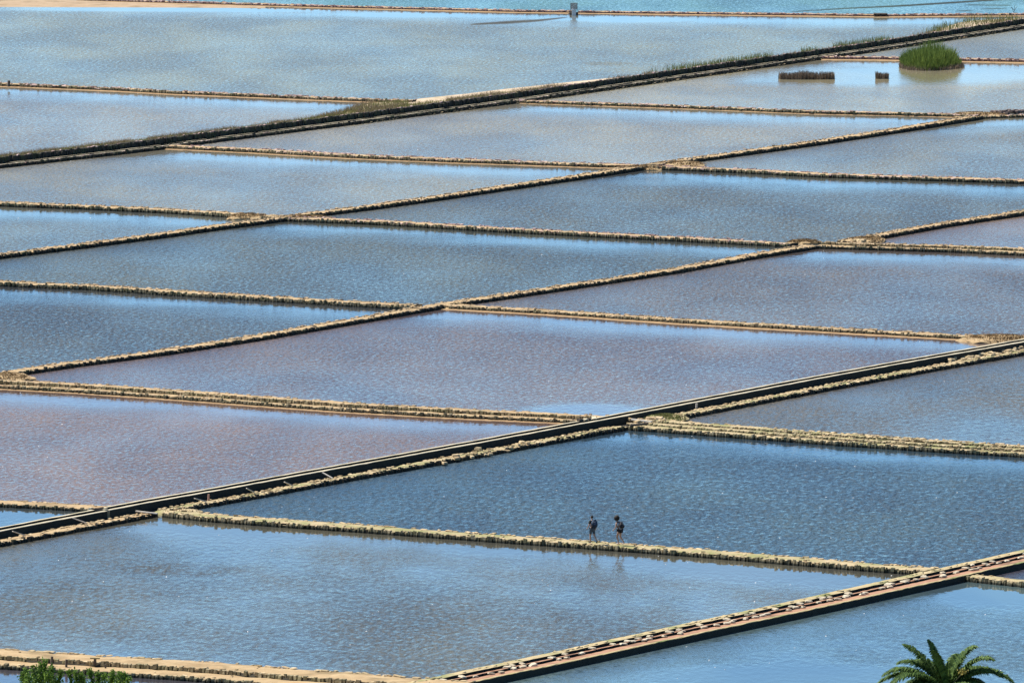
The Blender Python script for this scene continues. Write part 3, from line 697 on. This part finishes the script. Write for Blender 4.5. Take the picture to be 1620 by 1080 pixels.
# small sluice gate in the gutter
x, y, a = PATH['A2'].pos(gate, 2.84); t = empty('sluice_gate', (x[0], y[0], 0), a[0]); tag(t, 'small stained sluice gate between the two lengths of gutter', 'sluice gate')
for yy in (-.55, .55):
    o = link('pier', boxm(.3, .2, 1.0), t, M['concrete']); o.location = (0, yy, .2)
o = link('gate_board', boxm(.08, .9, .8), t, M['wood_dark']); o.location = (0, 0, .28)
o = link('top_slab', boxm(.7, .25, .07), t, M['ledge']); o.location = (.5, .2, .66)
# small dark sluice on the gutter crossing and the bird on it
x, y, a = PATH['A2'].pos(t_of_px(PATH['A2'], 985), 3.1); t = empty('gutter_block', (x[0], y[0], .58), a[0]); tag(t, 'grey block with broken slabs on the gutter near the crossing', 'block')
for i, (dx, l_, zz) in enumerate(((-.6, .5, .12), (.2, .35, .08), (.8, .6, .06), (1.7, .9, .05))):
    o = link('slab', boxm(l_, .3, zz*1.6), t, M['concrete' if i % 2 else 'wood_dark']); o.location = (dx, .05*i, zz*.6); o.rotation_euler = (0, .08*(-1)**i, .2*i)
o = link('stake', boxm(.05, .05, .25), t, M['wood_dark']); o.location = (-.5, 0, .2)
# sluice tower on the farthest dike
q = at(908, 24.5); t = empty('sluice_tower', q); tag(t, 'small sluice tower of brown boards on a white pier in the farthest dike', 'sluice tower')
o = link('pier', boxm(.46, .5, .75), t, M['white']); o.location = (0, 0, .32)
o = link('dark_gate', boxm(.95, .3, .45), t, M['wood_dark']); o.location = (0, .3, .1)
for sx in (-1, 1):
    o = link('frame_post', boxm(.06, .08, .72), t, M['wood_dark']); o.location = (sx*.36, 0, .97)
for i in range(6):
    o = link('board', boxm(.70, .04, .085), t, M['wood_brown']); o.location = (0, -.03, .70+i*.112); o.rotation_euler = (.12, 0, 0)
o = link('roof_board', boxm(.8, .3, .04), t, M['wood_dark']); o.location = (0, .02, 1.35)
q = at(1393, 27); t = empty('dark_sluice', q); tag(t, 'dark low sluice opening in the farthest dike on the right', 'sluice')
o = link('lintel', boxm(1.5, .9, .16), t, M['wood_dark']); o.location = (0, 0, .32)
for sx in (-1, 0, 1):
    o = link('jamb', boxm(.16, .9, .5), t, M['wood_dark']); o.location = (sx*.65, 0, .1)
o = link('opening', boxm(1.2, .1, .4), t, M['slot']); o.location = (0, .2, .08)
# snag in the lagoon
q = at(1604, 21); t = empty('dead_branch', q); tag(t, 'bare dead branch sticking out of the lagoon at the top right', 'branch')
for i, (a_, l_) in enumerate(((0.1, .9), (-.5, .6), (.7, .55), (-.9, .4))):
    beam('twig', (0, 0, -.1+.15*i), (math.sin(a_)*l_, .05*i, math.cos(a_)*l_+.15*i), .04, .04, M['wood_dark'], parent=t)
# foam flecks
r = np.random.default_rng(12); Q = []
for _ in range(520):
    q = at(r.uniform(0, 1620), r.uniform(0, 1080)); s_ = r.uniform(.025, .055)
    Q.append((q[0], q[1], .002, r.uniform(0, 3), s_*1.8, s_*1.6, .012))
o = stones_mesh('whitish_flecks', Q, None, M['whitish'], 9)  # small whitish flecks scattered over the water

# ------------------------------------------------------------------ palm at the lower right
def frond(parent, tip, base, sag, width, seed, leaf=M['palm'], out=None):
    base, tip = Vector(base), Vector(tip); r = random.Random(seed); V, Fc, T = [], [], []
    ctrl = (base*.45+tip*.55) + Vector((0, 0, sag)); n = 60
    def P(s): return base*(1-s)**2 + ctrl*2*s*(1-s) + tip*s*s
    rk = []
    for i in range(n+1):
        s = i/n; p0 = P(s); d = (P(min(1, s+.01))-P(max(0, s-.01))).normalized()
        side = d.cross(Vector((0, 0, 1))); 
        if side.length < .1: side = Vector((1, 0, 0))
        side.normalize(); up = side.cross(d).normalized(); th = .035*(1-s)+.008
        rk.append((p0, d, side, up, th))
    for i, (p0, d, side, up, th) in enumerate(rk):
        for k in range(3):
            an = k*2.094; V.append(p0+side*math.cos(an)*th+up*math.sin(an)*th)
    for i in range(n):
        for k in range(3): Fc.append((i*3+k, i*3+(k+1) % 3, i*3+3+(k+1) % 3, i*3+3+k)); T.append(.9)
    for i in range(4, n+1):
        s = i/n; p0, d, side, up, th = rk[i]
        for j in (0, 1, 2):
            for sgn in (-1, 1):
                pp = p0 + d*(j*.33)*((tip-base).length/n)
                ll = width*1.5*(math.sin(math.pi*min(1, .12+s*.86))**.55)*r.uniform(.85, 1.12)
                v = (side*sgn*.78 + d*.55 + up*(.42+r.uniform(-.25, .25))).normalized()
                q1 = pp+v*ll*.55; q2 = pp+v*ll+Vector((0, 0, -.38*ll)); wv = d*.03
                b = len(V); V += [pp-wv, pp+wv, q1+wv, q1-wv, q2+wv*.2, q2-wv*.2]; Fc += [(b, b+1, b+2, b+3), (b+3, b+2, b+4, b+5)]; tt = r.random(); T += [tt, tt]
    me = np_mesh('frond', np.array([tuple(v) for v in V]), np.array(Fc), fattr={'tone': T})
    return link('frond', me, parent, leaf)
D = 505.0
C0 = atd(1497, 1092, D); gz = hill_z(C0.x, C0.y)
t = empty('palm_tree', (C0.x, C0.y, gz)); tag(t, 'palm tree crown rising over the bottom right edge of the picture', 'palm')
hb = C0.z - gz
bm = bmesh.new(); nr, ns = 24, 12; rings = []
for i in range(nr):
    s = i/(nr-1); rad = .34*(1-.15*s) + .05*(i % 2) + (.12 if s > .93 else 0); z = s*(hb-.1)
    rings.append([bm.verts.new((rad*math.cos(2*math.pi*k/ns), rad*math.sin(2*math.pi*k/ns), z)) for k in range(ns)])
for a_, b_ in zip(rings, rings[1:]):
    for k in range(ns): bm.faces.new((a_[k], a_[(k+1) % ns], b_[(k+1) % ns], b_[k]))
me = bpy.data.meshes.new('trunk'); bm.to_mesh(me); bm.free(); link('trunk', me, t, M['bark'])
def loc(px, py, dd): q = atd(px, py, D+dd); return Vector((q.x-C0.x, q.y-C0.y, q.z-gz))
seeds = 0
for (px, py, dd, sag, wd) in [(1430, 1020, .6, .55, .42), (1468, 1013, .5, .15, .34), (1476, 1030, -.6, .2, .36), (1544, 1023, .3, .75, .40), (1571, 1044, -.5, 1.0, .42), (1398, 1068, -.2, 1.05, .42), (1422, 1049, .9, .9, .42),
                              (1604, 1081, -.4, 1.35, .45), (1583, 1070, 1.1, 1.2, .42), (1386, 1084, .5, 1.2, .45), (1410, 1082, -1.2, 1.1, .42), (1450, 1045, 1.5, .7, .4), (1520, 1036, 1.4, .6, .4), (1500, 1046, .2, .1, .10), (1555, 1062, 1.9, .9, .4)]:
    frond(t, loc(px, py, dd), (.0+(px-1497)*.0012, dd*.05, hb), sag, wd, seeds); seeds += 1
for k in range(22):   # lower fronds, mostly below the frame
    a_ = k*2.4; rr_ = rnd.uniform(2.3, 3.1); frond(t, (math.cos(a_)*rr_, math.sin(a_)*rr_, hb-rnd.uniform(.3, 1.6)), (math.cos(a_)*.15, math.sin(a_)*.15, hb-.1), 1.2, .42, 50+k)
# fruit stalk
fr = loc(1524, 1062, -.5); bm = bmesh.new(); rr = random.Random(3)
for k in range(60):
    v = fr + Vector((rr.gauss(0, .12), rr.gauss(0, .12), rr.gauss(0, .07))); bmesh.ops.create_icosphere(bm, subdivisions=1, radius=.03, matrix=Matrix.Translation(v))
me = bpy.data.meshes.new('fruit'); bm.to_mesh(me); bm.free(); link('fruit_cluster', me, t, mat_plain('yellow fruit', (.55, .42, .10), .6, .3))
beam('fruit_stalk', (0, 0, hb), fr, .04, .04, M['gold'], parent=t)

# ------------------------------------------------------------------ leafy tree at the lower left
D2 = 470.0
def leafy(px, label, sprays, seed):
    C1 = atd(px, 1085, D2); gz = hill_z(C1.x, C1.y); t = empty('leafy_tree', (C1.x, C1.y, gz)); tag(t, label, 'tree', 'leafy trees at the bottom left')
    hb = C1.z-gz; r = np.random.default_rng(seed); V, Fc, T = [], [], []
    limbs = []
    for (tx, ty, dd, wpx) in sprays:
        q = atd(tx, ty, D2+dd); tip = Vector((q.x-C1.x, q.y-C1.y, q.z-gz)); limbs.append(tip)
        base = Vector((tip.x*.5, tip.y*.5, hb-1.6))
        nl = int(700)
        for i in range(nl):
            s = r.random()**.8; p0 = base.lerp(tip, s); rad = wpx/35*(1.5-s*1.1)
            p0 = p0 + Vector(r.normal(0, rad*.42, 3)); L_ = r.uniform(.07, .15); d = Vector(r.normal(0, 1, 3)); d.z += .6; d.normalize(); e = d.cross(Vector(r.normal(0, 1, 3))).normalized()
            b = len(V); V += [p0, p0+d*L_*.5+e*L_*.3, p0+d*L_, p0+d*L_*.5-e*L_*.3]; Fc.append((b, b+1, b+2, b+3)); T.append(r.random())
    for i in range(5000):   # the body of the crown under the frame
        p0 = Vector((r.normal(0, 1.5), r.normal(0, 1.3), hb-1.9+r.normal(0, .7))); L_ = r.uniform(.08, .14); d = Vector(r.normal(0, 1, 3)).normalized(); e = d.cross(Vector(r.normal(0, 1, 3))).normalized()
        if p0.z > hb - .5: continue
        b = len(V); V += [p0, p0+d*L_*.5+e*L_*.3, p0+d*L_, p0+d*L_*.5-e*L_*.3]; Fc.append((b, b+1, b+2, b+3)); T.append(r.random())
    link('crown', np_mesh('crown', np.array([tuple(v) for v in V]), np.array(Fc), fattr={'tone': T}), t, M['leaf'])
    bm = bmesh.new()
    def tube(a, b, r0, r1, n=7):
        d = (b-a).normalized(); x_ = d.orthogonal().normalized(); y_ = d.cross(x_); ra = []
        for P_, rr_ in ((a, r0), (b, r1)): ra.append([bm.verts.new(P_+x_*math.cos(6.283*k/n)*rr_+y_*math.sin(6.283*k/n)*rr_) for k in range(n)])
        for k in range(n): bm.faces.new((ra[0][k], ra[0][(k+1) % n], ra[1][(k+1) % n], ra[1][k]))
    fork = Vector((0, 0, hb-3.2)); tube(Vector((0, 0, -.2)), fork, .2, .12)
    for tip in limbs: mid = Vector((tip.x*.5, tip.y*.5, hb-1.6)); tube(fork, mid, .09, .05); tube(mid, tip-Vector((0, 0, .1)), .04, .01)
    me = bpy.data.meshes.new('trunk'); bm.to_mesh(me); bm.free(); link('trunk', me, t, M['bark'])
leafy(75, 'bright green leafy tree poking up at the bottom left, the taller crown', [(40, 1058, .3, 9), (52, 1053, 0, 12), (70, 1045, .5, 9), (63, 1049, .1, 10), (82, 1053, .2, 9), (96, 1060, .2, 9), (34, 1066, .2, 9), (45, 1068, -.5, 18), (76, 1062, -.3, 18), (38, 1072, .2, 12), (92, 1070, .6, 15), (60, 1066, .6, 20)], 3)
leafy(165, 'bright green leafy tree poking up at the bottom left, the lower crown', [(108, 1062, .2, 8), (118, 1060, 0, 9), (128, 1064, 0, 8), (142, 1058, .5, 9), (154, 1063, .3, 8), (178, 1061, .3, 8), (198, 1065, .3, 8), (165, 1066, .2, 14), (190, 1064, -.4, 13), (205, 1072, 0, 10), (130, 1072, .4, 14), (178, 1070, .6, 16)], 5)

# ------------------------------------------------------------------ the two walkers
def skin(name, verts, edges, radii, parent, mat, sub=2, root=0):
    me = bpy.data.meshes.new(name); me.from_pydata(verts, edges, []); o = bpy.data.objects.new(name, me); col.objects.link(o)
    m_ = o.modifiers.new('s', 'SKIN'); m_.use_smooth_shade = True
    sv = me.skin_vertices[0].data
    for i, r_ in enumerate(radii):
        sv[i].radius = (r_, r_) if not isinstance(r_, tuple) else r_
        sv[i].use_root = (i == root)
    s2 = o.modifiers.new('d', 'SUBSURF'); s2.levels = sub; s2.render_levels = sub
    dg = bpy.context.evaluated_depsgraph_get(); m2 = bpy.data.meshes.new_from_object(o.evaluated_get(dg)); m2.name = name
    bpy.data.objects.remove(o); bpy.data.meshes.remove(me)
    m2.materials.clear()
    return link(name, m2, parent, mat)
SK = mat_plain('tanned skin', (.42, .25, .17), .6, .08); HAIR = mat_plain('dark hair', (.018, .013, .010), .8, .3, 30)
def ellipsoid(name, c, r3, parent, mat, jit=0, sub=3, seed=1, rot=None):
    bm = bmesh.new(); bmesh.ops.create_icosphere(bm, subdivisions=sub, radius=1); rr = random.Random(seed)
    for v in bm.verts: k = 1+rr.uniform(-jit, jit); v.co = Vector((v.co.x*r3[0]*k, v.co.y*r3[1]*k, v.co.z*r3[2]*k))
    for f in bm.faces: f.smooth = True
    me = bpy.data.meshes.new(name); bm.to_mesh(me); bm.free(); o = link(name, me, parent, mat); o.location = c
    if rot: o.rotation_euler = rot
    return o
def walker(px, py, zf, yaw, label, J, woman, sc_=1.0):
    q = at(px, py, zf); t = empty('person', q, yaw); t.scale = (sc_,)*3; tag(t, label, 'person', 'walkers on the dike')
    V, E, RR = [], [], []
    def add(p_, r_, par=None):
        V.append(p_); RR.append(r_)
        if par is not None: E.append((par, len(V)-1))
        return len(V)-1
    pel = add(J['pelvis'], .125); sp1 = add(J['waist'], .105, pel); ch = add(J['chest'], .13 if not woman else .115, sp1); sh = add(J['neck0'], .075, ch)
    nk = add(J['neck'], .052, sh); hd0 = add(J['jaw'], .068, nk); hd = add(J['head'], .092, hd0); tp = add(J['top'], .06, hd)
    nose = add(tuple(Vector(J['head'])+Vector((.105, 0, -.03))), .014, hd)
    for s_ in ('l', 'r'):
        a0 = add(J['sh'+s_], .056, ch); a1 = add(J['el'+s_], .038, a0); a2 = add(J['wr'+s_], .025, a1)
        d = (Vector(J['wr'+s_])-Vector(J['el'+s_])).normalized(); hp = Vector(J['wr'+s_])+d*.06; palm = add(tuple(hp), .03, a2)
        sd_ = Vector((1, 0, 0)); n_ = d.cross(sd_).normalized(); sd_ = n_.cross(d).normalized()
        for f_, ln in ((-.027, .065), (-.009, .078), (.009, .075), (.027, .058)):
            k0 = add(tuple(hp+d*.035+sd_*f_), .0085, palm); k1 = add(tuple(hp+d*(.035+ln*.5)+sd_*f_*1.15+n_*.008), .008, k0); add(tuple(hp+d*(.035+ln*.85)+sd_*f_*1.1+n_*.03), .0065, k1)
        th = add(tuple(hp-d*.01+sd_*.04), .011, palm); add(tuple(hp+d*.035+sd_*.055+n_*.01), .009, th)
        l0 = add(J['hip'+s_], .092, pel); l1 = add(J['kn'+s_], .060, l0); lc = add(tuple(Vector(J['kn'+s_])*.65+Vector(J['an'+s_])*.35), .056, l1); l2 = add(J['an'+s_], .036, lc); add(J['toe'+s_], .035, l2)
    skin('body', V, E, RR, t, SK, 2)
    def cloth(name, ids, mat, grow):
        vs = [v for v, _, _ in ids]; es = [(p_, i) for i, (_, _, p_) in enumerate(ids) if p_ is not None]; rs = [r_+grow for _, r_, _ in ids]; return skin(name, vs, es, rs, t, mat, 2)
    def lerp(a, b, k): return tuple(Vector(a)*(1-k)+Vector(b)*k)
    shirt = M['c_top_w' if woman else 'c_top_m']; shorts = M['c_short_w' if woman else 'c_short_m']
    ids = [(J['waist'], .11, None), (J['chest'], .135 if not woman else .118, 0), (J['neck0'], .075, 1), (lerp(J['pelvis'], J['waist'], .5), .12, 0)]
    for s_ in ('l', 'r'):
        ids.append((J['sh'+s_], .06, 1))
        if not woman: ids.append((lerp(J['sh'+s_], J['el'+s_], .65), .052, len(ids)-1))
    cloth('shirt', ids, shirt, .012)
    ids = [(J['pelvis'], .13, None)]
    kf = .38 if woman else .88
    for s_ in ('l', 'r'): ids.append((J['hip'+s_], .098, 0)); ids.append((lerp(J['hip'+s_], J['kn'+s_], kf), .08, len(ids)-1))
    cloth('shorts', ids, shorts, .013)
    for s_ in ('l', 'r'):
        a = Vector(J['an'+s_]); b = Vector(J['toe'+s_]); b2 = a+(b-a)*1.35
        skin('shoe', [tuple(a-(b-a)*.25-Vector((0, 0, .03))), tuple(a-Vector((0, 0, .035))), tuple(b), tuple(b2)], [(0, 1), (1, 2), (2, 3)], [.04, .048, .045, .035], t, M['c_shoe_w' if woman else 'c_shoe_m'], 1)
    hc = Vector(J['head'])
    for sy in (-1, 1):
        ellipsoid('ear', hc+Vector((-.005, sy*.088, -.01)), (.025, .012, .033), t, SK, sub=2); ellipsoid('eye', hc+Vector((.086, sy*.032, .005)), (.010, .013, .008), t, HAIR, sub=2)
    ellipsoid('mouth', hc+Vector((.084, 0, -.065)), (.008, .024, .006), t, M['ledge'], sub=2)
    if woman:
        ellipsoid('hair', hc+Vector((-.035, 0, .045)), (.165, .175, .165), t, HAIR, .13, 4, 2); 
    else: ellipsoid('hair', hc+Vector((-.018, 0, .032)), (.098, .094, .088), t, HAIR, .03, 3, 2)
    # backpack: rounded body with pocket and straps
    bm = bmesh.new(); bmesh.ops.create_cube(bm, size=1); bmesh.ops.bevel(bm, geom=list(bm.edges), offset=.22, segments=3, affect='EDGES')
    dims = (.20, .30, .40) if woman else (.26, .38, .56)
    for v in bm.verts: v.co = Vector((v.co.x*dims[0]*(1.1-.25*v.co.z), v.co.y*dims[1], v.co.z*dims[2]))
    for f in bm.faces: f.smooth = True
    me = bpy.data.meshes.new('backpack'); bm.to_mesh(me); bm.free(); bp = link('backpack', me, t, M['c_pack_w' if woman else 'c_pack_m'])
    cc = Vector(J['chest'])*.62+Vector(J['waist'])*.38; tilt = J.get('tilt', .08)
    bp.location = cc+Vector((-.13-dims[0]*.45, 0, .03)); bp.rotation_euler = (0, tilt, 0)
    pk = link('pocket', me.copy(), bp, M['c_pack_w' if woman else 'c_pack_m']); pk.scale = (.4, .75, .5); pk.location = (-dims[0]*.5, 0, -.08)
    for sy in (-1, 1):
        a = cc+Vector((-.12, sy*.10, .2)); b_ = Vector(J['neck0'])+Vector((.03, sy*.11, .03)); c_ = cc+Vector((.14, sy*.13, .02)); d_ = cc+Vector((-.08, sy*.17, -.16))
        skin('strap', [tuple(a), tuple(b_), tuple(c_), tuple(d_)], [(0, 1), (1, 2), (2, 3)], [.02]*4, t, M['c_pack_w' if woman else 'c_pack_m'], 1)
    return t
M['c_top_m'] = mat_plain('dark olive shirt', (.022, .024, .016), .9, .1); M['c_short_m'] = mat_plain('blue grey shorts', (.07, .10, .13), .9, .15); M['c_pack_m'] = mat_plain('navy blue backpack', (.012, .035, .075), .7, .2); M['c_shoe_m'] = mat_plain('dark shoes', (.03, .04, .05), .8, .2)
M['c_top_w'] = mat_plain('white top', (.62, .62, .62), .9, .05); M['c_short_w'] = mat_plain('black shorts', (.012, .012, .018), .9, .1); M['c_pack_w'] = mat_plain('black backpack', (.012, .012, .02), .7, .2); M['c_shoe_w'] = mat_plain('pale sneakers', (.55, .45, .42), .8, .1)
# x forward, y left, z up
man = dict(pelvis=(0, 0, .94), waist=(0, 0, 1.10), chest=(.02, 0, 1.32), neck0=(.02, 0, 1.46), neck=(.03, 0, 1.54), jaw=(.05, 0, 1.60), head=(.05, 0, 1.67), top=(.04, 0, 1.75),
           shl=(.02, .19, 1.42), ell=(-.02, .28, 1.15), wrl=(.18, .25, .98), shr=(.02, -.19, 1.42), elr=(-.14, -.25, 1.17), wrr=(.0, -.27, .93),
           hipl=(0, .09, .90), knl=(.09, .10, .50), anl=(.06, .10, .09), toel=(.20, .11, .04), hipr=(0, -.09, .90), knr=(-.08, -.10, .50), anr=(-.40, -.10, .17), toer=(-.30, -.11, .05))
wom = dict(pelvis=(-.06, 0, .88), waist=(-.02, 0, 1.03), chest=(.07, 0, 1.23), neck0=(.11, 0, 1.37), neck=(.15, 0, 1.44), jaw=(.20, 0, 1.49), head=(.21, 0, 1.56), top=(.20, 0, 1.64),
           shl=(.10, .16, 1.33), ell=(.08, .22, 1.07), wrl=(.26, .20, .90), shr=(.10, -.16, 1.33), elr=(.04, -.21, 1.08), wrr=(.20, -.22, .88),
           hipl=(-.06, .08, .85), knl=(.10, .09, .50), anl=(-.02, .09, .11), toel=(.09, .10, .045), hipr=(-.06, -.08, .85), knr=(-.02, -.09, .47), anr=(-.30, -.09, .12), toer=(-.19, -.10, .04), tilt=.22)
yaw = math.atan2(.49, -.87)
walker(937, 858.5, .36, yaw-.45, 'man with navy backpack and grey-blue shorts walking left on the dike', man, False, .99)
walker(979.5, 860.5, .36, yaw-.1, 'woman with bushy dark hair, black shorts and small black backpack on the dike', wom, True, 1.04)
